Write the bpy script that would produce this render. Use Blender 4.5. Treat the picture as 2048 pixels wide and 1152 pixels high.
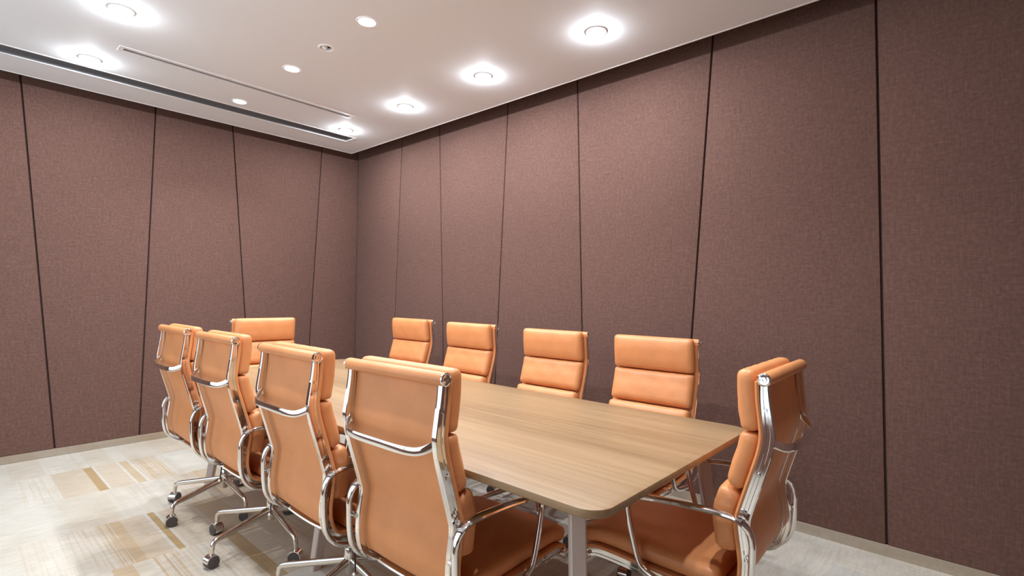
import bpy, bmesh, math, random
from mathutils import Vector, Matrix
random.seed(7)
for o in list(bpy.data.objects):
    bpy.data.objects.remove(o)
scene = bpy.context.scene
C = scene.collection
PI = math.pi

# ------------------------------------------------------------------ camera
YAW, PITCH, ROLL = 0.730801751, 0.0162473283, 0.0129622102
cam_data = bpy.data.cameras.new('camera')
cam = bpy.data.objects.new('camera', cam_data)
C.objects.link(cam)
scene.camera = cam
F = Vector((-math.sin(YAW)*math.cos(PITCH), math.cos(YAW)*math.cos(PITCH), math.sin(PITCH)))
R0 = Vector((math.cos(YAW), math.sin(YAW), 0))
U0 = R0.cross(F)
R1 = R0*math.cos(ROLL) + U0*math.sin(ROLL)
U1 = -R0*math.sin(ROLL) + U0*math.cos(ROLL)
mw = Matrix(((R1.x, U1.x, -F.x, 5.04206), (R1.y, U1.y, -F.y, -3.05190), (R1.z, U1.z, -F.z, 1.22555), (0, 0, 0, 1)))
cam.matrix_world = mw
cam_data.sensor_width = 36.0
cam_data.lens = 1023.30/2048*36.0
cam_data.clip_start = 0.05

# ------------------------------------------------------------------ world, exposure
LAMP_W = 10.5        # perimeter downlights
DOWN_W = 5.8          # downward beam of the perimeter downlights
SOFT_W = 7.0         # middle row of soft downlights
SKY = 1.65
world = bpy.data.worlds.new('world')
scene.world = world
world.use_nodes = True
bgn = world.node_tree.nodes['Background']
bgn.inputs[0].default_value = (0.82, 0.93, 1.08, 1)
bgn.inputs[1].default_value = SKY
vs = scene.view_settings
vs.view_transform = 'Standard'
vs.look = 'None'
vs.gamma = 1.0
vs.use_curve_mapping = False
vs.exposure = 0.36

# ------------------------------------------------------------------ constants of the room
H = 2.70            # ceiling level
HT = 3.05           # top of the walls
XB = 5.9            # wall behind the camera's right shoulder
YW = -3.9           # window wall
GAP = 0.212         # open slot between ceiling and walls
BASE_H = 0.057

# ------------------------------------------------------------------ materials
def nt(name):
    m = bpy.data.materials.new(name)
    m.use_nodes = True
    t = m.node_tree
    b = t.nodes['Principled BSDF']
    return m, t, b

def setp(b, **kw):
    for k, v in kw.items():
        b.inputs[k.replace('_', ' ')].default_value = v

def link(t, a, ao, b, bi):
    t.links.new(a.outputs[ao], b.inputs[bi])

def N(t, kind, **kw):
    n = t.nodes.new(kind)
    for k, v in kw.items():
        setattr(n, k, v)
    return n

def coords(t, scale=(1, 1, 1), space='Object'):
    tc = N(t, 'ShaderNodeTexCoord')
    mp = N(t, 'ShaderNodeMapping')
    mp.inputs['Scale'].default_value = scale
    link(t, tc, space, mp, 'Vector')
    return mp

def world_coords(t, scale=(1, 1, 1)):
    g = N(t, 'ShaderNodeNewGeometry')
    mp = N(t, 'ShaderNodeMapping')
    mp.inputs['Scale'].default_value = scale
    link(t, g, 'Position', mp, 'Vector')
    return mp

def ramp(t, stops, interp='LINEAR'):
    r = N(t, 'ShaderNodeValToRGB')
    cr = r.color_ramp
    cr.interpolation = interp
    while len(cr.elements) < len(stops):
        cr.elements.new(1.0)
    for e, (p, c) in zip(cr.elements, stops):
        e.position = p
        e.color = c if len(c) == 4 else (*c, 1)
    return r

def mixc(t, mode, fac):
    m = N(t, 'ShaderNodeMix', data_type='RGBA', blend_type=mode)
    m.inputs[0].default_value = fac
    return m

def simple(name, col, rough=0.5, metal=0.0, **kw):
    m, t, b = nt(name)
    setp(b, Base_Color=(*col, 1), Roughness=rough, Metallic=metal, **kw)
    # a little surface variation so that nothing is perfectly even
    mp = coords(t, (30, 30, 30))
    n = N(t, 'ShaderNodeTexNoise')
    n.inputs['Scale'].default_value = 1.0
    n.inputs['Detail'].default_value = 3
    link(t, mp, 0, n, 'Vector')
    mr = N(t, 'ShaderNodeMapRange')
    mr.inputs['To Min'].default_value = max(0.02, rough-0.04)
    mr.inputs['To Max'].default_value = rough+0.04
    link(t, n, 'Fac', mr, 'Value')
    link(t, mr, 0, b, 'Roughness')
    return m

def mat_fabric(name, along):
    """Brown woven wall covering; along = world axis index that runs across the wall."""
    m, t, b = nt(name)
    sc_h = [9, 9, 420]
    sc_v = [6, 6, 6]
    sc_v[along] = 400
    sc_v[2] = 8
    fine = [60, 60, 60]
    vals = []
    for sc in (sc_h, sc_v, fine):
        mp = world_coords(t, sc)
        n = N(t, 'ShaderNodeTexNoise')
        n.inputs['Scale'].default_value = 1.0
        n.inputs['Detail'].default_value = 5
        n.inputs['Roughness'].default_value = 0.65
        link(t, mp, 0, n, 'Vector')
        vals.append(n)
    a = N(t, 'ShaderNodeMath', operation='ADD')
    link(t, vals[0], 'Fac', a, 0)
    link(t, vals[1], 'Fac', a, 1)
    a2 = N(t, 'ShaderNodeMath', operation='ADD')
    link(t, a, 0, a2, 0)
    link(t, vals[2], 'Fac', a2, 1)
    d = N(t, 'ShaderNodeMath', operation='DIVIDE')
    d.inputs[1].default_value = 3.0
    link(t, a2, 0, d, 0)
    r = ramp(t, [(0.34, (0.094, 0.050, 0.039)), (0.5, (0.163, 0.088, 0.069)), (0.66, (0.248, 0.139, 0.111))])
    link(t, d, 0, r, 'Fac')
    link(t, r, 'Color', b, 'Base Color')
    setp(b, Roughness=0.9, Specular_IOR_Level=0.12, Sheen_Weight=0.08, Sheen_Roughness=0.5)
    b.inputs['Sheen Tint'].default_value = (0.8, 0.7, 0.7, 1)
    bp = N(t, 'ShaderNodeBump')
    bp.inputs['Strength'].default_value = 0.25
    bp.inputs['Distance'].default_value = 0.002
    link(t, d, 0, bp, 'Height')
    link(t, bp, 0, b, 'Normal')
    return m

def mat_leather(name, col, rough=0.42):
    m, t, b = nt(name)
    mp = coords(t, (1, 1, 1))
    n1 = N(t, 'ShaderNodeTexNoise')
    n1.inputs['Scale'].default_value = 7.0
    n1.inputs['Detail'].default_value = 4
    link(t, mp, 0, n1, 'Vector')
    dk = tuple(c*0.92 for c in col)
    lt = tuple(min(1, c*1.07) for c in col)
    r = ramp(t, [(0.3, dk), (0.7, lt)])
    link(t, n1, 'Fac', r, 'Fac')
    link(t, r, 'Color', b, 'Base Color')
    v = N(t, 'ShaderNodeTexVoronoi')
    v.inputs['Scale'].default_value = 420
    link(t, mp, 0, v, 'Vector')
    n2 = N(t, 'ShaderNodeTexNoise')
    n2.inputs['Scale'].default_value = 22
    n2.inputs['Detail'].default_value = 3
    link(t, mp, 0, n2, 'Vector')
    b1 = N(t, 'ShaderNodeBump')
    b1.inputs['Strength'].default_value = 0.12
    b1.inputs['Distance'].default_value = 0.001
    link(t, v, 'Distance', b1, 'Height')
    b2 = N(t, 'ShaderNodeBump')
    b2.inputs['Strength'].default_value = 0.22
    b2.inputs['Distance'].default_value = 0.006
    link(t, n2, 'Fac', b2, 'Height')
    link(t, b1, 0, b2, 'Normal')
    link(t, b2, 0, b, 'Normal')
    setp(b, Roughness=rough, Specular_IOR_Level=0.5)
    return m

def mat_wood():
    m, t, b = nt('oak_veneer')
    mp = world_coords(t, (1.6, 60, 60))
    n = N(t, 'ShaderNodeTexNoise')
    n.inputs['Scale'].default_value = 1.0
    n.inputs['Detail'].default_value = 8
    n.inputs['Roughness'].default_value = 0.62
    link(t, mp, 0, n, 'Vector')
    mp2 = world_coords(t, (0.45, 5.5, 5.5))
    n2 = N(t, 'ShaderNodeTexNoise')
    n2.inputs['Scale'].default_value = 1.0
    n2.inputs['Detail'].default_value = 3
    link(t, mp2, 0, n2, 'Vector')
    a = N(t, 'ShaderNodeMath', operation='MULTIPLY_ADD')
    a.inputs[1].default_value = 0.5
    link(t, n2, 'Fac', a, 0)
    hb = N(t, 'ShaderNodeMath', operation='MULTIPLY')
    hb.inputs[1].default_value = 0.5
    link(t, n, 'Fac', hb, 0)
    link(t, hb, 0, a, 2)
    r = ramp(t, [(0.36, (0.245, 0.144, 0.068)), (0.5, (0.325, 0.198, 0.098)), (0.64, (0.390, 0.246, 0.128))])
    link(t, a, 0, r, 'Fac')
    link(t, r, 'Color', b, 'Base Color')
    mr = N(t, 'ShaderNodeMapRange')
    mr.inputs['To Min'].default_value = 0.34
    mr.inputs['To Max'].default_value = 0.50
    link(t, n, 'Fac', mr, 'Value')
    link(t, mr, 0, b, 'Roughness')
    bp = N(t, 'ShaderNodeBump')
    bp.inputs['Strength'].default_value = 0.05
    bp.inputs['Distance'].default_value = 0.001
    link(t, n, 'Fac', bp, 'Height')
    link(t, bp, 0, b, 'Normal')
    return m

def mat_steel():
    m, t, b = nt('brushed_steel')
    mp = world_coords(t, (3, 3, 900))
    n = N(t, 'ShaderNodeTexNoise')
    n.inputs['Scale'].default_value = 1.0
    n.inputs['Detail'].default_value = 3
    link(t, mp, 0, n, 'Vector')
    r = ramp(t, [(0.3, (0.56, 0.50, 0.44)), (0.7, (0.68, 0.61, 0.54))])
    link(t, n, 'Fac', r, 'Fac')
    link(t, r, 'Color', b, 'Base Color')
    setp(b, Metallic=1.0, Roughness=0.17)
    return m

CREAM = (0.585, 0.515, 0.415)
PALE = (0.60, 0.55, 0.47)
BEIGE = (0.56, 0.46, 0.345)
TAN = (0.525, 0.395, 0.255)
GOLD = (0.43, 0.285, 0.135)
GREY = (0.56, 0.52, 0.46)

Y0C, Y1C = -3.9, 0.0
def mat_carpet(name, bands):
    """bands: list of (y_start, colour, stripe amount); ordered by y, up to 32."""
    m, t, b = nt(name)
    g = N(t, 'ShaderNodeNewGeometry')
    sep = N(t, 'ShaderNodeSeparateXYZ')
    link(t, g, 'Position', sep, 0)
    mr = N(t, 'ShaderNodeMapRange')
    mr.inputs['From Min'].default_value = Y0C
    mr.inputs['From Max'].default_value = Y1C
    link(t, sep, 'Y', mr, 'Value')
    stops = [((y-Y0C)/(Y1C-Y0C), (*c, s)) for y, c, s in bands][:32]
    r = ramp(t, stops, 'CONSTANT')
    link(t, mr, 0, r, 'Fac')
    # fine ribs that run along the tile
    mp = world_coords(t, (0.9, 55, 1))
    ns = N(t, 'ShaderNodeTexNoise')
    ns.inputs['Scale'].default_value = 1.0
    ns.inputs['Detail'].default_value = 2
    ns.inputs['Roughness'].default_value = 0.6
    link(t, mp, 0, ns, 'Vector')
    rs = ramp(t, [(0.40, (0, 0, 0)), (0.47, (1, 1, 1)), (0.56, (1, 1, 1)), (0.62, (0.15, 0.15, 0.15))])
    link(t, ns, 'Fac', rs, 'Fac')
    st = N(t, 'ShaderNodeMath', operation='MULTIPLY')
    link(t, rs, 'Color', st, 0)
    link(t, r, 'Alpha', st, 1)
    mx = mixc(t, 'MIX', 0.0)
    link(t, st, 0, mx, 0)
    link(t, r, 'Color', mx, 6)
    mx.inputs[7].default_value = (0.63, 0.575, 0.49, 1)
    # mottled pile, streaky across the tile
    mp2 = world_coords(t, (70, 9, 1))
    n2 = N(t, 'ShaderNodeTexNoise')
    n2.inputs['Scale'].default_value = 1.0
    n2.inputs['Detail'].default_value = 6
    n2.inputs['Roughness'].default_value = 0.7
    link(t, mp2, 0, n2, 'Vector')
    r2 = ramp(t, [(0.30, (0.80, 0.77, 0.72)), (0.52, (1.0, 1.0, 1.0)), (0.72, (1.12, 1.12, 1.12))])
    link(t, n2, 'Fac', r2, 'Fac')
    m2 = mixc(t, 'MULTIPLY', 0.75)
    link(t, mx, 2, m2, 6)
    link(t, r2, 'Color', m2, 7)
    mp3 = world_coords(t, (2.2, 4, 1))
    n3 = N(t, 'ShaderNodeTexNoise')
    n3.inputs['Scale'].default_value = 1.0
    n3.inputs['Detail'].default_value = 5
    link(t, mp3, 0, n3, 'Vector')
    r3 = ramp(t, [(0.33, (0.82, 0.76, 0.68)), (0.52, (1, 1, 1))])
    link(t, n3, 'Fac', r3, 'Fac')
    m3 = mixc(t, 'MULTIPLY', 0.5)
    link(t, m2, 2, m3, 6)
    link(t, r3, 'Color', m3, 7)
    link(t, m3, 2, b, 'Base Color')
    setp(b, Roughness=0.95, Specular_IOR_Level=0.15, Sheen_Weight=0.15)
    nb = N(t, 'ShaderNodeTexNoise')
    nb.inputs['Scale'].default_value = 350
    bp = N(t, 'ShaderNodeBump')
    bp.inputs['Strength'].default_value = 0.35
    bp.inputs['Distance'].default_value = 0.003
    link(t, g, 'Position', nb, 'Vector')
    link(t, nb, 'Fac', bp, 'Height')
    link(t, bp, 0, b, 'Normal')
    return m

def mat_emit(name, col, strength):
    m, t, b = nt(name)
    setp(b, Base_Color=(0.9, 0.9, 0.9, 1), Emission_Color=(*col, 1), Emission_Strength=strength)
    return m

def mat_glass():
    m = bpy.data.materials.new('window_glass')
    m.use_nodes = True
    t = m.node_tree
    for n in list(t.nodes):
        t.nodes.remove(n)
    out = N(t, 'ShaderNodeOutputMaterial')
    tr = N(t, 'ShaderNodeBsdfTransparent')
    tr.inputs[0].default_value = (0.94, 0.96, 0.95, 1)
    gl = N(t, 'ShaderNodeBsdfGlossy')
    gl.inputs['Roughness'].default_value = 0.02
    mx = N(t, 'ShaderNodeMixShader')
    mx.inputs[0].default_value = 0.06
    link(t, tr, 0, mx, 1)
    link(t, gl, 0, mx, 2)
    link(t, mx, 0, out, 0)
    return m

M_FAB_R = mat_fabric('brown_linen_wall_long', 0)
M_FAB_L = mat_fabric('brown_linen_wall_end', 1)
M_JOINT = simple('brown_panel_backing', (0.150, 0.083, 0.066), 0.9)
M_CEIL = simple('white_ceiling_paint', (0.86, 0.87, 0.88), 0.75)
M_TRIM = simple('white_trim_paint', (0.88, 0.87, 0.86), 0.45)
M_VOID = simple('bare_concrete_slab', (0.28, 0.27, 0.26), 0.9)
M_SLOT = simple('grey_slot_lining', (0.23, 0.23, 0.24), 0.7)
M_STEEL = mat_steel()
M_WOOD = mat_wood()
M_LEATHER = mat_leather('cognac_leather', (0.72, 0.285, 0.105))
M_SLING = mat_leather('cognac_leather_sling', (0.72, 0.285, 0.105), 0.5)
M_CHROME = simple('polished_chrome', (0.86, 0.85, 0.84), 0.07, 1.0)
M_ALU = simple('polished_aluminium', (0.80, 0.77, 0.73), 0.16, 1.0)
M_BLACK = simple('black_plastic', (0.02, 0.02, 0.022), 0.45)
M_WHEEL = simple('dark_grey_wheel', (0.075, 0.06, 0.055), 0.55)
M_LEG = simple('pinkish_beige_powder_coat', (0.60, 0.49, 0.43), 0.4)
M_LENS = mat_emit('lamp_lens', (1.0, 0.97, 0.93), 40.0)
M_SOFT = mat_emit('soft_lamp_lens', (1.0, 0.98, 0.95), 12.0)
M_GLASS = mat_glass()

# ------------------------------------------------------------------ mesh helpers
def obj(name, bm, mat, parent=None, smooth=False, loc=None):
    me = bpy.data.meshes.new(name)
    bmesh.ops.recalc_face_normals(bm, faces=bm.faces[:])
    if smooth:
        for f in bm.faces:
            f.smooth = True
    bm.to_mesh(me)
    bm.free()
    me.materials.append(mat)
    if smooth:
        try:
            me.set_sharp_from_angle(angle=math.radians(38))
        except Exception:
            pass
    o = bpy.data.objects.new(name, me)
    C.objects.link(o)
    if parent:
        o.parent = parent
    if loc:
        o.location = loc
    return o

def inst(name, me, parent=None, loc=(0, 0, 0), rotz=0.0):
    o = bpy.data.objects.new(name, me)
    C.objects.link(o)
    o.parent = parent
    o.location = loc
    o.rotation_euler = (0, 0, rotz)
    return o

def empty(name, loc=(0, 0, 0), rotz=0.0, parent=None):
    o = bpy.data.objects.new(name, None)
    o.empty_display_size = 0.1
    C.objects.link(o)
    o.location = loc
    o.rotation_euler = (0, 0, rotz)
    o.parent = parent
    return o

def tag(o, label, cat, group=None):
    o['label'] = label
    o['category'] = cat
    if group:
        o['group'] = group
    return o

def struct(o):
    o['kind'] = 'structure'
    return o

def add_box(bm, lo, hi, bevel=0.0, seg=2):
    r = bmesh.ops.create_cube(bm, size=1.0)
    vs_ = r['verts']
    for v in vs_:
        v.co = Vector([lo[i] + (v.co[i]+0.5)*(hi[i]-lo[i]) for i in range(3)])
    if bevel > 0:
        es = set()
        for v in vs_:
            for e in v.link_edges:
                es.add(e)
        bmesh.ops.bevel(bm, geom=list(es), offset=bevel, segments=seg, affect='EDGES', profile=0.5)

def box_bm(lo, hi, bevel=0.0, seg=2):
    bm = bmesh.new()
    add_box(bm, lo, hi, bevel, seg)
    return bm

def add_cyl(bm, p0, p1, r0, r1=None, seg=20, caps=True):
    r1 = r0 if r1 is None else r1
    p0, p1 = Vector(p0), Vector(p1)
    d = p1-p0
    q = d.to_track_quat('Z', 'Y').to_matrix().to_4x4()
    q.translation = (p0+p1)/2
    bmesh.ops.create_cone(bm, cap_ends=caps, cap_tris=False, segments=seg, radius1=r0, radius2=r1, depth=d.length, matrix=q)

def add_lathe(bm, prof, seg=24, origin=(0, 0, 0), axis='Z'):
    """prof: (radius, height) pairs."""
    o = Vector(origin)
    rings = []
    for r, h in prof:
        ring = []
        if r < 1e-6:
            ring = [bm.verts.new(o + (Vector((0, 0, h)) if axis == 'Z' else Vector((h, 0, 0))))]
        else:
            for k in range(seg):
                a = 2*PI*k/seg
                c = Vector((r*math.cos(a), r*math.sin(a), h)) if axis == 'Z' else Vector((h, r*math.cos(a), r*math.sin(a)))
                ring.append(bm.verts.new(o+c))
        rings.append(ring)
    for A, B in zip(rings, rings[1:]):
        for k in range(seg):
            k2 = (k+1) % seg
            if len(A) == 1 and len(B) == 1:
                continue
            if len(A) == 1:
                bm.faces.new((A[0], B[k], B[k2]))
            elif len(B) == 1:
                bm.faces.new((A[k], A[k2], B[0]))
            else:
                bm.faces.new((A[k], A[k2], B[k2], B[k]))

def catmull(pts, n=6, closed=False):
    P = [Vector(p) for p in pts]
    out = []
    m = len(P)
    segs = m if closed else m-1
    for i in range(segs):
        if closed:
            a, b, c, d = P[(i-1) % m], P[i], P[(i+1) % m], P[(i+2) % m]
        else:
            b, c = P[i], P[i+1]
            a = P[i-1] if i > 0 else b*2-c
            d = P[i+2] if i+2 < m else c*2-b
        for k in range(n):
            u = k/n
            out.append(0.5*((2*b) + (c-a)*u + (2*a-5*b+4*c-d)*u*u + (3*b-a-3*c+d)*u**3))
    if not closed:
        out.append(P[-1].copy())
    return out

def add_sweep(bm, path, section, side, closed=False, scale=None):
    """Sweep a closed 2-D section (a along side vector, b along the in-plane normal) along path."""
    n = len(path)
    rings = []
    for i, p in enumerate(path):
        if closed:
            t = path[(i+1) % n]-path[i-1]
        else:
            t = path[min(i+1, n-1)]-path[max(i-1, 0)]
        t.normalize()
        s = Vector(side)
        s = (s - t*s.dot(t)).normalized()
        nn = t.cross(s)
        k = scale(i/(n-1)) if scale else (1, 1)
        rings.append([bm.verts.new(p + s*a*k[0] + nn*b_*k[1]) for a, b_ in section])
    m = len(section)
    rng = range(n if closed else n-1)
    for i in rng:
        A, B = rings[i], rings[(i+1) % n]
        for j in range(m):
            j2 = (j+1) % m
            bm.faces.new((A[j], A[j2], B[j2], B[j]))
    if not closed:
        bm.faces.new(rings[0])
        bm.faces.new(list(reversed(rings[-1])))

def oval(a, b, n=14, p=2.0):
    out = []
    for k in range(n):
        t = 2*PI*k/n
        c, s = math.cos(t), math.sin(t)
        out.append((a*math.copysign(abs(c)**(2/p), c), b*math.copysign(abs(s)**(2/p), s)))
    return out

def grid_surface_box(nx, ny, nz):
    """Unit-box surface points [-1,1]^3 with faces, density raised at the edges."""
    def ease(n):
        return [math.sin(PI/2*(-1+2*i/n))*0.55 + (-1+2*i/n)*0.45 for i in range(n+1)]
    ax, ay, az = ease(nx), ease(ny), ease(nz)
    verts, idx, faces = [], {}, []
    def vid(i, j, k):
        if (i, j, k) not in idx:
            idx[(i, j, k)] = len(verts)
            verts.append((ax[i], ay[j], az[k]))
        return idx[(i, j, k)]
    for k in (0, nz):
        for i in range(nx):
            for j in range(ny):
                faces.append((vid(i, j, k), vid(i+1, j, k), vid(i+1, j+1, k), vid(i, j+1, k)))
    for j in (0, ny):
        for i in range(nx):
            for k in range(nz):
                faces.append((vid(i, j, k), vid(i+1, j, k), vid(i+1, j, k+1), vid(i, j, k+1)))
    for i in (0, nx):
        for j in range(ny):
            for k in range(nz):
                faces.append((vid(i, j, k), vid(i, j+1, k), vid(i, j+1, k+1), vid(i, j, k+1)))
    return verts, faces

def arclen(path):
    L = [0.0]
    for a, b in zip(path, path[1:]):
        L.append(L[-1]+(b-a).length)
    return L

def sample(path, L, s):
    s = max(0.0, min(L[-1]-1e-6, s))
    for i in range(len(L)-1):
        if L[i+1] >= s:
            u = (s-L[i])/max(1e-9, L[i+1]-L[i])
            p = path[i].lerp(path[i+1], u)
            t0 = (path[i]-path[max(0, i-1)]) if i > 0 else (path[1]-path[0])
            t1 = path[i+1]-path[i]
            t2 = (path[min(len(path)-1, i+2)]-path[i+1]) if i+2 < len(path) else t1
            t = (t0.normalized()*(1-u)*0.5 + t1.normalized() + t2.normalized()*u*0.5).normalized()
            return p, t
    return path[-1], (path[-1]-path[-2]).normalized()

def cushion_bm(path, L, s0, s1, half_w, off, thick, rad, puff, seed, wrinkle=0.0017, front=1):
    """Padded cushion that follows a side profile: x across, s along the profile, t out of it."""
    rnd = random.Random(seed)
    ph = [rnd.uniform(0, 6.28) for _ in range(6)]
    V, Fc = grid_surface_box(20, 12, 6)
    hx, hs, ht = half_w, (s1-s0)/2, thick/2
    bm = bmesh.new()
    vs_ = []
    for (a, b_, c) in V:
        q = Vector((a*hx, b_*hs, c*ht))
        rr = min(rad, ht*0.98)
        inner = Vector((max(-(hx-rr), min(hx-rr, q.x)), max(-(hs-rr), min(hs-rr, q.y)), max(-(ht-rr), min(ht-rr, q.z))))
        d = q-inner
        if d.length > 1e-7:
            q = inner + d.normalized()*rr
        fall = (1-abs(a)**6)*(1-abs(b_)**3.0)
        if c > 0:
            q.z += puff*fall*c
            q.z += wrinkle*fall*(math.sin(a*9+ph[0]+b_*3)+0.6*math.sin(a*17+ph[1]-b_*5)+0.5*math.sin(b_*9+ph[2]))
            # gathers along the seams
            q.z += wrinkle*1.1*abs(b_)**6*math.sin(a*34+ph[3])
        p, t = sample(path, L, (s0+s1)/2+q.y)
        nrm = Vector((0, -t.z, t.y))*front
        w = p + nrm*(off+ht+q.z)
        vs_.append(bm.verts.new((q.x, w.y, w.z)))
    for f in Fc:
        bm.faces.new([vs_[i] for i in f])
    return bm

# ------------------------------------------------------------------ floor of carpet tiles
TILE = 0.583
XO = 0.486-TILE
floor = struct(obj('floor', box_bm((-0.1, YW-0.1, -0.06), (XB+0.1, 0.1, -0.008)), M_SLOT))

ROWS = {
    0: [(-3.9, PALE, 0), (-2.728, CREAM, .1), (-2.56, PALE, .9), (-2.40, CREAM, .2), (-2.39, PALE, 0), (-2.335, CREAM, 0), (-2.20, PALE, 0),
        (-2.13, CREAM, 0), (-1.93, BEIGE, .3), (-1.72, PALE, .4), (-1.5, CREAM, .1), (-1.2, BEIGE, .6), (-.9, CREAM, 0), (-.5, PALE, .3), (-.2, CREAM, 0)],
    1: [(-3.9, PALE, 0), (-2.72, CREAM, 1), (-2.555, BEIGE, 0), (-2.378, GOLD, 0), (-2.333, PALE, 0), (-2.322, BEIGE, 0), (-2.196, PALE, 0), (-2.19, TAN, 0),
        (-2.14, PALE, 0), (-2.13, TAN, .55), (-1.98, PALE, 0), (-1.75, CREAM, .5), (-1.5, BEIGE, 0), (-1.2, CREAM, .5), (-.8, GREY, 0), (-.4, CREAM, .3)],
    2: [(-3.9, PALE, 0), (-2.60, CREAM, .2), (-2.37, PALE, 0), (-2.36, CREAM, .8), (-2.05, BEIGE, .5), (-1.90, TAN, .3), (-1.75, CREAM, .4), (-1.4, BEIGE, .1),
        (-1.0, CREAM, .6), (-.6, GREY, .1), (-.2, CREAM, .3)],
    3: [(-3.9, PALE, 0), (-2.80, CREAM, .7), (-2.62, BEIGE, .75), (-2.50, TAN, .6), (-2.445, TAN, 0), (-2.404, PALE, 0), (-2.392, BEIGE, .05), (-2.288, PALE, 0),
        (-2.281, GOLD, 0), (-2.243, PALE, 0), (-2.228, BEIGE, .12), (-2.070, PALE, 0), (-2.060, TAN, .1), (-1.93, BEIGE, .1), (-1.7, TAN, .4), (-1.4, BEIGE, 0), (-1.0, CREAM, .5),
        (-.6, GREY, .2), (-.2, CREAM, .2)],
    4: [(-3.9, PALE, 0), (-2.74, CREAM, .5), (-2.54, TAN, 0), (-2.464, PALE, 0), (-2.456, CREAM, .1), (-2.392, PALE, 0), (-2.384, TAN, .8), (-2.290, BEIGE, .7),
        (-2.16, BEIGE, .45), (-2.076, GOLD, .1), (-2.022, PALE, 0), (-2.014, BEIGE, .05), (-1.85, TAN, .5), (-1.6, BEIGE, .2), (-1.2, CREAM, .4), (-.8, GREY, .1), (-.3, CREAM, .3)],
    7: [(-3.9, PALE, 0), (-2.6, CREAM, .5), (-2.3, BEIGE, .3), (-2.0, TAN, .4), (-1.7, BEIGE, .2), (-1.2, BEIGE, .6), (-.8, GREY, .6), (-.58, PALE, .1), (-.50, GREY, 0),
        (-.485, PALE, .2), (-.30, GREY, 0), (-.29, PALE, .3), (-.12, GREY, .2), (-.1, PALE, .1)],
}
def random_bands(i):
    rnd = random.Random(100+i)
    y, out = Y0C, []
    while y < Y1C and len(out) < 30:
        w = rnd.choice([0.05, 0.11, 0.18, 0.26, 0.34])
        c = rnd.choice([PALE, CREAM, CREAM, BEIGE, BEIGE, GREY, TAN if w > 0.1 else GOLD])
        out.append((y, c, rnd.choice([0, 0, .2, .5, .8])))
        y += w
        if rnd.random() < 0.6 and len(out) < 29:
            out.append((y, PALE, 0))
            y += 0.009
    return out
tile_mesh = {}
for ix in range(13):
    x0, x1 = max(XO + ix*TILE, 0.0), min(XO+(ix+1)*TILE, XB)
    if x1-x0 < 0.02:
        continue
    mat = mat_carpet('carpet_row_%d' % ix, ROWS.get(ix-1+1, None) or random_bands(ix))
    for iy in range(7):
        yb = -iy*TILE + 0.003
        ya = max(yb-TILE, YW)
        if yb-ya < 0.02:
            continue
        key = (ix, round(yb-ya, 3))
        if key not in tile_mesh:
            bm = box_bm((0.0001, 0.0001, -0.008), (x1-x0-0.0001, yb-ya-0.0001, 0.0), 0.0004, 1)
            o = obj('carpet_tile', bm, mat, floor, loc=(x0, ya, 0))
            tile_mesh[key] = o.data
        else:
            inst('carpet_tile', tile_mesh[key], floor, (x0, ya, 0))

# ------------------------------------------------------------------ walls with fabric panels
def seam_at(s, z):
    (a, za), (b, zb) = s
    return a + (b-a)*(z-za)/(zb-za)

SEAM_R = [((0.0, 0), (0.0, 1)), ((.687, .069), (.801, 2.727)), ((1.506, .069), (1.378, 2.781)), ((2.111, .069), (2.237, 2.792)), ((3.013, .069), (2.919, 2.765)),
          ((3.718, .069), (3.896, 2.805)), ((4.742, .069), (4.696, 2.712)), ((5.35, .069), (5.52, 2.7)), ((XB, 0), (XB, 1))]
SEAM_L = [((0.0, 0), (0.0, 1)), ((-.551, .069), (-.427, 2.717)), ((-1.076, .069), (-1.294, 2.747)), ((-1.949, .069), (-1.89, 2.744)),
          ((-2.468, .069), (-2.705, 2.74)), ((-3.3, .069), (-3.18, 2.74)), ((YW, 0), (YW, 1))]

def panel_bm(a0, a1, b0, b1, z0, z1, place, depth, bev):
    """Slanted-edge panel: bottom a0..a1, top b0..b1; place(u, d, z) gives the world point."""
    bm = bmesh.new()
    front = [bm.verts.new(place(u, 0, z)) for u, z in ((a0, z0), (a1, z0), (b1, z1), (b0, z1))]
    back = [bm.verts.new(place(u, depth, z)) for u, z in ((a0, z0), (a1, z0), (b1, z1), (b0, z1))]
    bm.faces.new(front)
    bm.faces.new(list(reversed(back)))
    for i in range(4):
        j = (i+1) % 4
        bm.faces.new((front[i], front[j], back[j], back[i]))
    es = [e for e in bm.edges if all(v in front for v in e.verts)]
    bmesh.ops.bevel(bm, geom=es, offset=bev, segments=3, affect='EDGES', profile=0.5)
    return bm

def panel_wall(wname, seams, place, mat, label_wall):
    back_lo, back_hi = label_wall
    w = struct(obj(wname, box_bm(back_lo, back_hi), M_JOINT))
    g = 0.0055
    z0, z1 = BASE_H+0.001, HT-0.01
    for s0, s1 in zip(seams, seams[1:]):
        d = 1 if s1[0][0] > s0[0][0] else -1
        g0 = 0.0 if s0[0][0] == 0.0 else g
        a0, a1 = seam_at(s0, z0)+d*g0, seam_at(s1, z0)-d*g
        b0, b1 = seam_at(s0, z1)+d*g0, seam_at(s1, z1)-d*g
        o = obj('wall_panel', panel_bm(a0, a1, b0, b1, z0, z1, place, 0.0285, 0.003), mat, w, smooth=True)
    return w

wall_right = panel_wall('wall_right', SEAM_R, lambda u, d, z: Vector((u, d, z)), M_FAB_R, ((-0.12, 0.03, -0.06), (XB+0.1, 0.13, HT)))
wall_left = panel_wall('wall_left', SEAM_L, lambda u, d, z: Vector((-d, u, z)), M_FAB_L, ((-0.13, YW, -0.06), (-0.03, 0.03, HT)))
wall_back = struct(obj('wall_back', box_bm((XB, YW-0.1, -0.06), (XB+0.1, 0.03, HT)), M_FAB_L))

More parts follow.
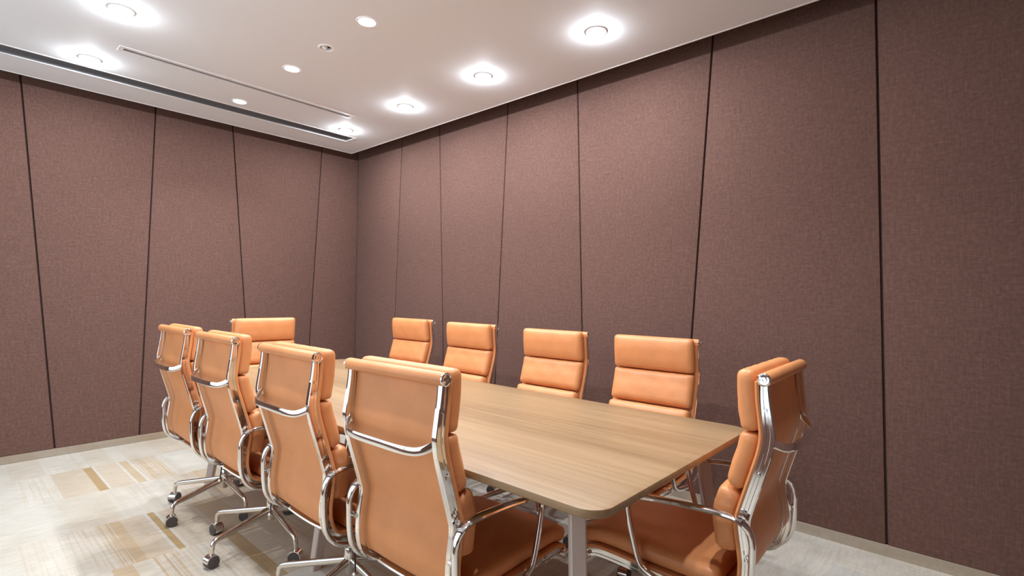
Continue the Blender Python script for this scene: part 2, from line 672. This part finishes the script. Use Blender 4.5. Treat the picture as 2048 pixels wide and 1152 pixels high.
# brushed steel skirting strips, set a little behind the panels
bb = bmesh.new()
add_box(bb, (0.006, 0.004, -0.004), (XB, 0.03, BASE_H), 0.0012, 1)
baseboard_right = struct(obj('baseboard_right', bb, M_STEEL))
bb = bmesh.new()
add_box(bb, (-0.03, YW, -0.004), (-0.004, 0.004, BASE_H), 0.0012, 1)
baseboard_left = struct(obj('baseboard_left', bb, M_STEEL))

# window wall (behind the camera's left shoulder, never in the picture)
wb = bmesh.new()
WX0, WX1, WZ0, WZ1 = 0.3, 4.5, 0.35, 2.55
add_box(wb, (-0.13, YW-0.12, -0.06), (WX0, YW, HT))
add_box(wb, (WX1, YW-0.12, -0.06), (XB, YW, HT))
add_box(wb, (WX0, YW-0.12, -0.06), (WX1, YW, WZ0))
add_box(wb, (WX0, YW-0.12, WZ1), (WX1, YW, HT))
wall_front = struct(obj('wall_front', wb, M_FAB_R))
for k in range(3):
    a, b_ = WX0+k*1.4, WX0+(k+1)*1.4
    fb = bmesh.new()
    add_box(fb, (a, YW-0.09, WZ0), (a+0.05, YW-0.03, WZ1), 0.004, 1)
    add_box(fb, (b_-0.05, YW-0.09, WZ0), (b_, YW-0.03, WZ1), 0.004, 1)
    add_box(fb, (a+0.05, YW-0.09, WZ0), (b_-0.05, YW-0.03, WZ0+0.05), 0.004, 1)
    add_box(fb, (a+0.05, YW-0.09, WZ1-0.05), (b_-0.05, YW-0.03, WZ1), 0.004, 1)
    w = struct(obj('window_%d' % (k+1), fb, M_TRIM))
    obj('pane', box_bm((a+0.05, YW-0.064, WZ0+0.05), (b_-0.05, YW-0.058, WZ1-0.05)), M_GLASS, w)
pd = bpy.data.lights.new('window_portal', 'AREA')
pd.shape = 'RECTANGLE'
pd.size, pd.size_y = WX1-WX0, WZ1-WZ0
pd.cycles.is_portal = True
po = bpy.data.objects.new('window_front_offscreen', pd)
C.objects.link(po)
po.location = ((WX0+WX1)/2, YW-0.1, (WZ0+WZ1)/2)
po.rotation_euler = (PI/2, 0, 0)

# ------------------------------------------------------------------ ceiling
LAMP_R = 0.046
PERIM = [(.866, -.656), (1.748, -.656), (2.612, -.656), (3.497, -.656), 
         (.877, -2.452), (1.730, -2.452), (2.612, -2.452), (3.497, -2.452), (4.38, -2.452)]
SOFT = [(.846, -1.545), (1.726, -1.545), (2.613, -1.545), (3.497, -1.545), (4.60, -1.545)]
SENSOR = (2.168, -1.543)
CE = (GAP, XB-GAP, YW+GAP, -GAP)           # x0, x1, y0, y1
SLOT_A = (0.555, 0.705, CE[2]+0.3, -0.475)
SLOT_B = (1.172, 1.236, -2.345, -0.812)

cb = box_bm((CE[0], CE[2], H), (CE[1], CE[3], H+0.05))
ceil = obj('ceiling', cb, M_CEIL)
cut = bmesh.new()
for x, y in PERIM+SOFT:
    add_cyl(cut, (x, y, H-0.05), (x, y, H+0.1), LAMP_R+0.004, seg=32)
add_cyl(cut, (*SENSOR, H-0.05), (*SENSOR, H+0.1), 0.035, seg=32)
add_box(cut, (SLOT_A[0], SLOT_A[2], H-0.05), (SLOT_A[1], SLOT_A[3], H+0.1))
add_box(cut, (SLOT_B[0], SLOT_B[2], H-0.05), (SLOT_B[1], SLOT_B[3], H+0.1))
cme = bpy.data.meshes.new('cutter')
cut.to_mesh(cme)
cut.free()
cobj = bpy.data.objects.new('cutter', cme)
C.objects.link(cobj)
md = ceil.modifiers.new('cut', 'BOOLEAN')
md.operation = 'DIFFERENCE'
md.solver = 'EXACT'
md.use_self = True
md.object = cobj
dg = bpy.context.evaluated_depsgraph_get()
nm = bpy.data.meshes.new_from_object(ceil.evaluated_get(dg))
ceil.modifiers.clear()
ceil.data = nm
bpy.data.objects.remove(cobj)
struct(ceil)
# slab high above, so that the open slot at the walls ends in the dark
obj('upper_slab', box_bm((-0.13, YW-0.1, HT), (XB+0.1, 0.13, HT+0.08)), M_VOID, ceil)
# thin white lip around the ceiling's edge
for nme, lo, hi in (('edge_trim', (CE[0]-0.010, CE[2], H-0.002), (CE[0]+0.002, CE[3], H+0.055)),
                    ('edge_trim', (CE[0]-0.010, CE[3]-0.002, H-0.002), (CE[1], CE[3]+0.010, H+0.055)),
                    ('edge_trim', (CE[1]-0.002, CE[2], H-0.002), (CE[1]+0.010, CE[3], H+0.055)),
                    ('edge_trim', (CE[0]-0.010, CE[2]-0.010, H-0.002), (CE[1], CE[2]+0.002, H+0.055))):
    obj(nme, box_bm(lo, hi, 0.0015, 1), M_TRIM, ceil)

# linear air slot along the end wall
sl = empty('linear_air_diffuser', ((SLOT_A[0]+SLOT_A[1])/2, (SLOT_A[2]+SLOT_A[3])/2, H))
def rel(root, lo, hi):
    l = root.location
    return (lo[0]-l.x, lo[1]-l.y, lo[2]-l.z), (hi[0]-l.x, hi[1]-l.y, hi[2]-l.z)
x0, x1, y0, y1 = SLOT_A
def part_box(name, root, lo, hi, mat, bev=0.0):
    lo, hi = rel(root, lo, hi)
    return obj(name, box_bm(lo, hi, bev, 1), mat, root)
part_box('frame_edge', sl, (x0-0.014, y0-0.014, H-0.002), (x0+0.002, y1+0.014, H+0.004), M_TRIM, 0.0008)
part_box('frame_edge', sl, (x1-0.002, y0-0.014, H-0.002), (x1+0.014, y1+0.014, H+0.004), M_TRIM, 0.0008)
part_box('frame_edge', sl, (x0+0.002, y1-0.002, H-0.002), (x1-0.002, y1+0.014, H+0.004), M_TRIM, 0.0008)
part_box('frame_edge', sl, (x0+0.002, y0-0.014, H-0.002), (x1-0.002, y0+0.002, H+0.004), M_TRIM, 0.0008)
part_box('plenum', sl, (x0-0.01, y0-0.01, H+0.13), (x1+0.01, y1+0.01, H+0.14), M_SLOT)
part_box('plenum_side', sl, (x0-0.012, y0-0.01, H+0.0045), (x0+0.003, y1+0.01, H+0.13), M_SLOT)
part_box('plenum_side', sl, (x1-0.003, y0-0.01, H+0.0045), (x1+0.012, y1+0.01, H+0.13), M_SLOT)
part_box('plenum_end', sl, (x0+0.003, y1-0.003, H+0.0045), (x1-0.003, y1+0.012, H+0.13), M_SLOT)
part_box('plenum_end', sl, (x0+0.003, y0-0.012, H+0.0045), (x1-0.003, y0+0.003, H+0.13), M_SLOT)
part_box('blade', sl, (x0+0.048, y0+0.006, H+0.02), (x0+0.051, y1-0.006, H+0.06), M_SLOT)
part_box('blade', sl, (x0+0.099, y0+0.006, H+0.02), (x0+0.102, y1-0.006, H+0.06), M_SLOT)
tag(sl, 'long grey recessed air slot with white edges in the ceiling beside the end wall', 'air vent')

# short thin slot with a raised white frame
sb = empty('slot_diffuser', ((SLOT_B[0]+SLOT_B[1])/2, (SLOT_B[2]+SLOT_B[3])/2, H))
x0, x1, y0, y1 = SLOT_B
part_box('frame_edge', sb, (x0-0.012, y0-0.022, H-0.002), (x0+0.008, y1+0.022, H+0.006), M_TRIM, 0.0008)
part_box('frame_edge', sb, (x1-0.008, y0-0.022, H-0.002), (x1+0.012, y1+0.022, H+0.006), M_TRIM, 0.0008)
part_box('frame_end', sb, (x0+0.008, y0-0.022, H-0.002), (x1-0.008, y0+0.004, H+0.006), M_TRIM, 0.0008)
part_box('frame_end', sb, (x0+0.008, y1-0.004, H-0.002), (x1-0.008, y1+0.022, H+0.006), M_TRIM, 0.0008)
part_box('blade', sb, (x0+0.024, y0+0.006, H+0.006), (x0+0.040, y1-0.006, H+0.010), M_CEIL)
part_box('plenum', sb, (x0-0.003, y0-0.01, H+0.030), (x1+0.003, y1+0.01, H+0.040), M_SLOT)
tag(sb, 'thin white framed air slot in the middle of the ceiling', 'air vent')

# downlights
ring = bmesh.new()
add_lathe(ring, [(LAMP_R-0.003, 0.012), (LAMP_R-0.002, -0.001), (LAMP_R+0.002, -0.004), (LAMP_R+0.009, -0.0035), (LAMP_R+0.012, 0.0), (LAMP_R+0.002, 0.0), (LAMP_R+0.001, 0.012), (LAMP_R-0.003, 0.012)], 36)
ring_o = obj('trim_ring', ring, M_TRIM, smooth=True)
ring_me = ring_o.data
bpy.data.objects.remove(ring_o)
can = bmesh.new()
add_lathe(can, [(LAMP_R+0.001, 0.008), (LAMP_R+0.002, 0.09), (0, 0.09)], 28)
can_o = obj('housing', can, M_TRIM, smooth=True)
can_me = can_o.data
bpy.data.objects.remove(can_o)
lens = bmesh.new()
add_lathe(lens, [(0, 0.002), (LAMP_R-0.012, 0.003), (LAMP_R-0.004, 0.006), (LAMP_R-0.004, 0.010), (0, 0.010)], 32)
lens_o = obj('lens', lens, M_LENS, smooth=True)
lens_me = lens_o.data
bpy.data.objects.remove(lens_o)
soft_me = lens_me.copy()
soft_me.materials.clear()
soft_me.materials.append(M_SOFT)

LAMP_NO = [0]
def downlight(x, y, bright, label):
    # lamps of the same ceiling grid that lie beyond the picture's top edge
    LAMP_NO[0] += 1
    dv = Vector((x, y, H)) - cam.matrix_world.translation
    seen = dv.dot(F) > 0 and 0 < 576 - 1023.3*dv.dot(U1)/dv.dot(F) and 0 < 1024 + 1023.3*dv.dot(R1)/dv.dot(F) < 2048
    tail = '' if seen else '_%d_offscreen' % LAMP_NO[0]
    e = empty('downlight', (x, y, H))
    tag(e, label, 'ceiling light', 'recessed ceiling downlights')
    inst('trim_ring', ring_me, e)
    inst('housing', can_me, e)
    inst('lens', lens_me if bright else soft_me, e)
    if bright:
        ld = bpy.data.lights.new('downlight_bulb', 'POINT')
        ld.shadow_soft_size = 0.015
    else:
        ld = bpy.data.lights.new('downlight_bulb', 'AREA')
        ld.shape = 'DISK'
        ld.size = 2*LAMP_R-0.03
        ld.spread = math.radians(120)
    ld.energy = LAMP_W if bright else SOFT_W
    ld.color = (0.88, 0.96, 1.05)
    if bright:
        bd = bpy.data.lights.new('downlight_beam', 'AREA')
        bd.shape = 'DISK'
        bd.size = 2*LAMP_R-0.02
        bd.energy = DOWN_W
        bd.color = ld.color
        bo = bpy.data.objects.new('downlight_beam' + tail, bd)
        C.objects.link(bo)
        bo.parent = e
        bo.location = (0, 0, -0.0015)
    lo = bpy.data.objects.new('downlight_bulb' + tail, ld)
    C.objects.link(lo)
    lo.parent = e
    lo.location = (0, 0, -0.008 if bright else -0.0015)
    return e

ORD = ['first', 'second', 'third', 'fourth', 'fifth']
for row, bright, txt in (([p for p in PERIM if p[1] > -1], True, 'bright downlight in the row along the long panelled wall, %s from the room corner'),
                         ([p for p in PERIM if p[1] < -1], True, 'bright downlight in the row behind the chair backs, %s from the end wall'),
                         (SOFT, False, 'soft white downlight in the ceiling row above the table, %s from the end wall')):
    for k, (x, y) in enumerate(row):
        downlight(x, y, bright, txt % ORD[k])

se = empty('ceiling_sensor', (*SENSOR, H))
sbm = bmesh.new()
add_lathe(sbm, [(0.030, 0.01), (0.031, -0.001), (0.036, -0.004), (0.044, -0.003), (0.047, 0.0), (0.036, 0.0), (0.034, 0.01), (0.030, 0.01)], 32)
obj('trim_ring', sbm, M_TRIM, se, smooth=True)
sbm = bmesh.new()
add_lathe(sbm, [(0.031, 0.004), (0.030, 0.04), (0, 0.04)], 28)
obj('housing', sbm, M_SLOT, se, smooth=True)
sbm = bmesh.new()
bmesh.ops.create_uvsphere(sbm, u_segments=18, v_segments=10, radius=0.020, matrix=Matrix.Translation((-0.007, -0.006, 0.012)))
obj('eyeball', sbm, M_TRIM, se, smooth=True)
sbm = bmesh.new()
add_cyl(sbm, (0.017, 0.014, 0.002), (0.015, 0.012, 0.03), 0.010, 0.010, 18)
obj('aperture', sbm, M_BLACK, se, smooth=True)
tag(se, 'small round recessed ceiling sensor with a dark opening between soft downlights', 'sensor')

# ------------------------------------------------------------------ table
TZ = 0.735
TX0, TX1, TY0, TY1 = 1.50, 4.418, -2.052, -0.985
TCX, TCY = (TX0+TX1)/2, (TY0+TY1)/2
table = empty('conference_table', (TCX, TCY, 0))
tag(table, 'long oak veneer conference table with rounded corners and beige metal legs', 'table')

def round_rect(x0, x1, y0, y1, r, n=8):
    pts = []
    for cx, cy, a0 in ((x1-r, y1-r, 0), (x0+r, y1-r, PI/2), (x0+r, y0+r, PI), (x1-r, y0+r, 1.5*PI)):
        for k in range(n+1):
            a = a0 + PI/2*k/n
            pts.append((cx+r*math.cos(a), cy+r*math.sin(a)))
    return pts
def slab(name, pts, inset_pts, mat, z0, z1):
    bm = bmesh.new()
    lv = [[bm.verts.new((x-TCX, y-TCY, z)) for x, y in P] for P, z in inset_pts]
    for A, B in zip(lv, lv[1:]):
        n = len(A)
        for k in range(n):
            bm.faces.new((A[k], A[(k+1) % n], B[(k+1) % n], B[k]))
    bm.faces.new(list(reversed(lv[0])))
    bm.faces.new(lv[-1])
    return obj(name, bm, mat, table, smooth=True)
P = lambda d: round_rect(TX0+d, TX1-d, TY0+d, TY1-d, 0.065-d*0.5)
slab('tabletop', None, [(P(0.006), TZ-0.024), (P(0.001), TZ-0.020), (P(0.0), TZ-0.012), (P(0.0), TZ-0.003), (P(0.0008), TZ-0.0008), (P(0.003), TZ)], M_WOOD, 0, 0)

def leg_bm(top, bot, w, rot):
    bm = bmesh.new()
    rings = []
    for p, k in ((top, 1.0), (bot, 1.0)):
        ring_ = []
        hw = w*k/2
        b_ = 0.004
        for sx, sy in ((1, 1), (-1, 1), (-1, -1), (1, -1)):
            for ddx, ddy in (((0, -b_), (-b_, 0)) if sx*sy > 0 else ((-b_, 0), (0, -b_))):
                u, v = sx*(hw+ddx), sy*(hw+ddy)
                ring_.append(bm.verts.new((p[0]-TCX+u*math.cos(rot)-v*math.sin(rot), p[1]-TCY+u*math.sin(rot)+v*math.cos(rot), p[2])))
        rings.append(ring_)
    n = 8
    for k in range(n):
        bm.faces.new((rings[0][k], rings[0][(k+1) % n], rings[1][(k+1) % n], rings[1][k]))
    bm.faces.new(rings[0])
    bm.faces.new(list(reversed(rings[1])))
    return bm
LEGTOP = TZ-0.024
for xt, xb, yt, yb in ((4.272, 4.350, -0.41, -0.49), (4.235, 4.31, 0.500, 0.530), (1.545, 1.43, -0.30, -0.372), (1.545, 1.43, 0.42, 0.47)):
    obj('leg', leg_bm((xt, TCY+yt, LEGTOP), (xb, TCY+yb, 0.0), 0.042, PI/4), M_LEG, table)
for sy in (-1, 1):
    obj('leg', leg_bm((2.865, TCY+sy*0.30, LEGTOP), (2.865, TCY+sy*0.395, 0.0), 0.042, 0.0), M_LEG, table)
def tbox(name, lo, hi, mat, bev=0.003):
    return obj(name, box_bm((lo[0]-TCX, lo[1]-TCY, lo[2]), (hi[0]-TCX, hi[1]-TCY, hi[2]), bev, 1), mat, table)
for sy in (-1, 1):
    yc = TCY+sy*0.30
    tbox('apron_rail', (TX0+0.25, yc-0.02, LEGTOP-0.04), (TX1-0.25, yc+0.02, LEGTOP), M_LEG)
for xc in (1.56, 2.865, 4.24):
    tbox('cross_rail', (xc-0.02, TCY-0.30, LEGTOP-0.035), (xc+0.02, TCY+0.30, LEGTOP-0.001), M_LEG)

# ------------------------------------------------------------------ the chair
HW = 0.214          # half distance between the side rails
PROFILE = [(-.268, 1.000), (-.270, .95), (-.277, .885), (-.279, .845), (-.272, .80), (-.257, .748), (-.241, .695), (-.225, .642), (-.2155, .607), (-.214, .585), (-.2165, .562),
           (-.2225, .517), (-.2255, .477), (-.221, .432), (-.199, .384), (-.155, .361), (-.06, .354), (.08, .356), (.19, .361), (.26, .360), (.295, .348)]
PATH = catmull([(0, y, z) for y, z in PROFILE], 7)
LEN = arclen(PATH)
def s_at(z=None, y=None):
    best, bs = 1e9, 0
    for p, l in zip(PATH, LEN):
        if z is not None and p.y < -0.12:
            d = abs(p.z-z)
        elif y is not None and p.z < 0.40:
            d = abs(p.y-y)
        else:
            continue
        if d < best:
            best, bs = d, l
    return bs

def offset_path(d):
    out = []
    for i, p in enumerate(PATH):
        t = (PATH[min(i+1, len(PATH)-1)]-PATH[max(i-1, 0)]).normalized()
        out.append(p + Vector((0, -t.z, t.y))*d)
    return out

def rail_section(side):
    # b axis: along t x s ; chrome side rail with a shallow groove on the outside
    w, d = 0.010, 0.016
    pts = [(-w, -d+.002), (-w+.002, -d), (w-.002, -d), (w, -d+.002), (w, -.006), (w-.004, -.004), (w-.004, .004), (w, .006), (w, d-.002), (w-.002, d),
           (-w+.002, d), (-w, d-.002), (-w, .006), (-w+.004, .004), (-w+.004, -.004), (-w, -.006)]
    return pts

CH = {}     # part name -> list of (mesh, is_upper)
def chair_parts():
    parts = []
    def add(name, bm, mat, upper=True, smooth=True, subs=None):
        o = obj(name, bm, mat, None, smooth)
        me = o.data
        bpy.data.objects.remove(o)
        parts.append((name, me, upper, subs or []))
    def mesh_of(name, bm, mat, smooth=True):
        o = obj(name, bm, mat, None, smooth)
        me = o.data
        bpy.data.objects.remove(o)
        return me
    # leather sling from the top roll round to the front of the seat
    bm = bmesh.new()
    inner = offset_path(0.018)
    w = HW+0.012
    sec = [(-w, -.006), (-w-.003, 0), (-w, .006), (w, .006), (w+.003, 0), (w, -.006)]
    sec2 = []
    for k in range(9):
        sec2.append((-w+2*w*k/8, .005 + (0.004 if 0 < k < 8 else 0)*math.sin(PI*k/8)))
    sec = [(-w, -.006), (-w-.003, 0)] + sec2 + [(w+.003, 0), (w, -.006)]
    add_sweep(bm, inner, sec, (1, 0, 0))
    add('sling', bm, M_SLING)
    # chrome side rails
    for sx in (-1, 1):
        bm = bmesh.new()
        pth = [p + Vector((sx*HW, 0, 0)) for p in PATH]
        add_sweep(bm, pth, rail_section(sx), (1, 0, 0), scale=lambda f: (1, .58+.42*min(1, f/.14)))
        # small screw heads on the outside
        me_subs = []
        sb_ = bmesh.new()
        for z in (0.92, 0.74, 0.60, 0.49):
            p, t = sample(PATH, LEN, s_at(z=z))
            add_cyl(sb_, (sx*(HW+0.004), p.y, p.z), (sx*(HW+0.0125), p.y, p.z), 0.0055, 0.005, 12)
            me_subs.append(('rail_screw', mesh_of('rail_screw', sb_, M_ALU)))
            sb_ = bmesh.new()
        sb_.free()
        add('side_rail', bm, M_CHROME, subs=me_subs)
    # leather rolls at the top of the back and the front of the seat
    def roll(y, z, r, hw, capr):
        bm = bmesh.new()
        add_lathe(bm, [(0, -hw), (r*0.93, -hw), (r, -hw+.004), (r*1.02, 0), (r, hw-.004), (r*0.93, hw), (0, hw)], 24, (0, y, z), 'X')
        caps = []
        for sx in (-1, 1):
            cbm = bmesh.new()
            add_lathe(cbm, [(r*0.96, sx*(hw-0.003)), (r*0.98, sx*(hw+0.003)), (r*0.80, sx*(hw+0.0055)), (r*0.72, sx*(hw+0.0035)), (r*0.42, sx*(hw+0.003)), (r*0.38, sx*(hw+0.006)),
                            (r*0.2, sx*(hw+0.006)), (r*0.15, sx*(hw+0.003)), (0, sx*(hw+0.003))], 24, (0, y, z), 'X')
            caps.append(('end_cap', mesh_of('end_cap', cbm, M_CHROME)))
        return bm, caps
    bm, caps = roll(-.270, 1.007, 0.0188, HW+0.015, 0.018)
    add('top_roll', bm, M_LEATHER, subs=caps)
    bm, caps = roll(.300, .342, 0.017, HW+0.012, 0.016)
    add('front_roll', bm, M_LEATHER, subs=caps)
    # cushions
    seed = 1
    for (za, zb, th) in ((1.022, .856, .050), (.850, .668, .050), (.663, .508, .062)):
        s0, s1 = s_at(z=za), s_at(z=zb)
        if za > 1.0:
            s0 = -0.032
        pth = PATH
        if s0 < 0:
            ext = PATH[0] + (PATH[0]-PATH[1]).normalized()*0.05
            pth = [ext] + PATH
            LL = arclen(pth)
            bm = cushion_bm(pth, LL, s0+0.05, s1+0.05, HW+0.006, 0.025, th, 0.021, 0.012, seed)
        else:
            bm = cushion_bm(PATH, LEN, s0, s1, HW+0.006, 0.025, th, 0.021, 0.012, seed)
        add('back_cushion', bm, M_LEATHER)
        seed += 1
    bm = cushion_bm(PATH, LEN, s_at(y=-.150), s_at(y=.285)+0.02, HW+0.004, 0.026, .050, 0.021, 0.008, 9)
    add('seat_cushion', bm, M_LEATHER)
    # chrome cross strap behind the back
    bm = bmesh.new()
    pts = []
    xs = HW-0.004
    for k in range(41):
        u = math.sin(PI/2*(-1+2*k/40))
        a = abs(u)
        pts.append(Vector((xs*u, -.276-0.054*(1-a**5), .814+0.024*max(0, (a-.75)/.25)**2)))
    def strap_scale(f):
        e = abs(2*f-1)
        return (1.0+0.5*max(0, (e-.85)/.15)**2, 1)
    add_sweep(bm, pts, oval(.0122, .0045, 14, 3.0), (0, 0, 1), scale=strap_scale)
    add('back_strap', bm, M_CHROME)
    # arm loops
    for sx in (-1, 1):
        bm = bmesh.new()
        X = sx*(HW+0.036)
        loop = [(-.247, .505), (-.247, .535), (-.238, .568), (-.215, .590), (-.175, .598), (-.05, .594), (.07, .582), (.105, .574), (.128, .556), (.130, .530), (.112, .45), (.092, .385),
                (.070, .358), (.02, .340), (-.08, .328), (-.150, .328), (-.200, .348), (-.232, .388), (-.244, .44)]
        pth = catmull([(X, y, z+.020) for y, z in loop], 5, closed=True)
        # the top of the loop is broader than its legs
        rings = []
        n = len(pth)
        for i, p in enumerate(pth):
            t = (pth[(i+1) % n]-pth[i-1]).normalized()
            s = Vector((1, 0, 0))
            nn = t.cross(s)
            k = min(1, max(0, (p.z-.565)/.045))
            a, b_ = .0095+.006*k, .0095-.001*k
            rings.append([bm.verts.new(p + s*u*a + nn*v*b_) for u, v in oval(1, 1, 12, 2.4)])
        for i in range(n):
            A, B = rings[i], rings[(i+1) % n]
            for j in range(12):
                bm.faces.new((A[j], A[(j+1) % 12], B[(j+1) % 12], B[j]))
        subs = []
        for (y, z) in ((-.236, .512), (.085, .372)):
            jb = bmesh.new()
            add_lathe(jb, [(0, sx*(HW+.006)), (.010, sx*(HW+.006)), (.0085, sx*(HW+.013)), (.007, sx*(HW+.020)), (.009, sx*(HW+.028)), (0, sx*(HW+.03))], 14, (0, y, z), 'X')
            subs.append(('joint', mesh_of('joint', jb, M_CHROME)))
        add('armrest', bm, M_CHROME, subs=subs)
    # spreaders under the seat: two wing castings that carry the rails
    for yy in (-.150, .105):
        bm = bmesh.new()
        pts = []
        for k in range(17):
            u = -1+2*k/16
            pts.append(Vector((u*(HW-.004), yy*(0.60+0.40*abs(u)), .308+.038*abs(u)**1.7)))
        add_sweep(bm, pts, oval(.022, .008, 12, 2.5), (0, 1, 0), scale=lambda f: (1.25-.55*abs(2*f-1), 1.2-.2*abs(2*f-1)))
        add('spreader', bm, M_ALU)
    bm = bmesh.new()
    add_box(bm, (-.055, -.095, .272), (.055, .115, .332), .012, 3)
    add_lathe(bm, [(.026, .245), (.036, .272), (.036, .28)], 20)
    add('tilt_mechanism', bm, M_ALU)
    bm = bmesh.new()
    add_lathe(bm, [(0, .100), (.017, .100), (.0185, .108), (.0185, .12), (.022, .13), (.024, .16), (.0215, .20), (.019, .205)], 24)
    add('hub', bm, M_ALU, upper=False)
    bm = bmesh.new()
    add_lathe(bm, [(0, .195), (.0165, .195), (.0165, .29), (0, .29)], 20)
    add('gas_column', bm, M_CHROME)
    # tension knob and lever
    bm = bmesh.new()
    add_lathe(bm, [(0, .105), (.020, .107), (.022, .114), (.022, .150), (.019, .155), (0, .155)], 18, (0, 0, .298), 'X')
    add('tension_knob', bm, M_BLACK)
    bm = bmesh.new()
    pts = catmull([(.05, -.03, .275), (.11, -.05, .266), (.165, -.075, .235), (.185, -.085, .200)], 5)
    add_sweep(bm, pts, oval(.0032, .0032, 8), (0, 1, 0))
    kb = bmesh.new()
    bmesh.ops.create_uvsphere(kb, u_segments=14, v_segments=9, radius=.0115, matrix=Matrix.Translation((.186, -.086, .193)))
    add('tilt_lever', bm, M_BLACK, subs=[('lever_knob', mesh_of('lever_knob', kb, M_CHROME))])
    return parts, mesh_of

PARTS, mesh_of = chair_parts()
# base leg along +X and caster
bm = bmesh.new()
pts = catmull([(.012, 0, .152), (.10, 0, .139), (.20, 0, .124), (.268, 0, .114), (.290, 0, .107), (.300, 0, .092), (.303, 0, .062)], 5)
add_sweep(bm, pts, oval(.0105, .0125, 12, 2.6), (0, 1, 0), scale=lambda f: (1.25-.35*f, 1.25-.5*f))
LEG_ME = mesh_of('base_leg', bm, M_ALU)
def caster_meshes():
    hb = bmesh.new()
    # chrome hood: a broad band over the wheels
    n = 14
    for sx in (1,):
        rings = []
        for k in range(n+1):
            a = math.radians(-25 + 205*k/n)
            ring_ = []
            for (u, r) in ((-.0195, .0265), (-.019, .0295), (.019, .0295), (.0195, .0265)):
                ring_.append(hb.verts.new((r*math.cos(a), u, .0285+r*math.sin(a))))
            rings.append(ring_)
        for A, B in zip(rings, rings[1:]):
            for j in range(4):
                hb.faces.new((A[j], A[(j+1) % 4], B[(j+1) % 4], B[j]))
        hb.faces.new(rings[0])
        hb.faces.new(list(reversed(rings[-1])))
    add_cyl(hb, (0, 0, .056), (0, 0, .078), .0085, .0075, 14)
    hood = mesh_of('hood', hb, M_CHROME)
    wheels = []
    for s in (-1, 1):
        wb_ = bmesh.new()
        prof = [(0, .003), (.0255, .003), (.0270, .006), (.0270, .0205), (.0255, .0235), (.018, .0240), (0, .0245)]
        add_lathe(wb_, [(r, s*h) for r, h in prof], 24, (0, 0, 0), 'X')
        for v in wb_.verts:
            v.co = Vector((v.co.y, v.co.x, v.co.z+.0270))
        wheels.append(mesh_of('wheel', wb_, M_WHEEL))
    return hood, wheels
HOOD_ME, WHEEL_ME = caster_meshes()

def chair(x, y, th, dz, base_deg, label, group, caster_deg):
    root = empty('office_chair', (x, y, 0), th)
    tag(root, label, 'chair', group)
    for name, me, upper, subs in PARTS:
        o = inst(name, me, root, (0, 0, dz if upper else 0))
        for sn, sm in subs:
            inst(sn, sm, o)
    for k in range(5):
        a = math.radians(base_deg+72*k) - th
        inst('base_leg', LEG_ME, root, (0, 0, 0), a)
        c = inst('caster', HOOD_ME, root, (.303*math.cos(a), .303*math.sin(a), 0), math.radians(caster_deg[k % len(caster_deg)])-th)
        for wme in WHEEL_ME:
            inst('wheel', wme, c)
    return root

G1 = 'leather chairs along the open side of the table'
G2 = 'leather chairs between the table and the long panelled wall'
CAST = [[35, 60, 20, 130, 80], [40, 30, 55, 10, 100], [70, 20, 45, 150, 60], [25, 65, 110, 40, 15]]
chair(1.825, -1.935, math.radians(0.0), .014, 1, 'tan leather chair, back to the room, beside the chair at the far table end', G1, CAST[0])
chair(2.445, -1.930, math.radians(0.3), .010, -3.5, 'tan leather chair with its back to the room, second from the far table end', G1, CAST[1])
chair(3.170, -1.925, math.radians(-0.8), .002, 0, 'tan leather chair with its back to the room, third from the far table end', G1, CAST[2])
chair(3.774, -1.894, math.radians(1.5), -.004, 20, 'tan leather chair, back to the room, fourth from the far table end', G1, CAST[3])
chair(4.343, -1.310, math.radians(91.3), -.003, 54, 'tan leather chair in profile at the table head, its back sheet in dark shade', None, CAST[1])
chair(1.633, -.706, math.radians(180.8), .004, 12, 'tan leather chair facing out from the long panelled wall, beside the room corner', G2, CAST[2])
chair(2.405, -.787, math.radians(179.0), .004, 50, 'tan leather chair facing out from the long panelled wall, second from the room corner', G2, CAST[3])
chair(3.131, -.762, math.radians(180.6), -.006, 33, 'tan leather chair facing out from the long panelled wall, third from the room corner', G2, CAST[0])
chair(3.801, -.766, math.radians(181.5), -.006, 5, 'tan leather chair facing out from the long panelled wall, fourth from the room corner', G2, CAST[1])
chair(1.205, -1.391, math.radians(-95.0), .004, 12, 'tan leather chair facing down the table from its far end', None, CAST[2])
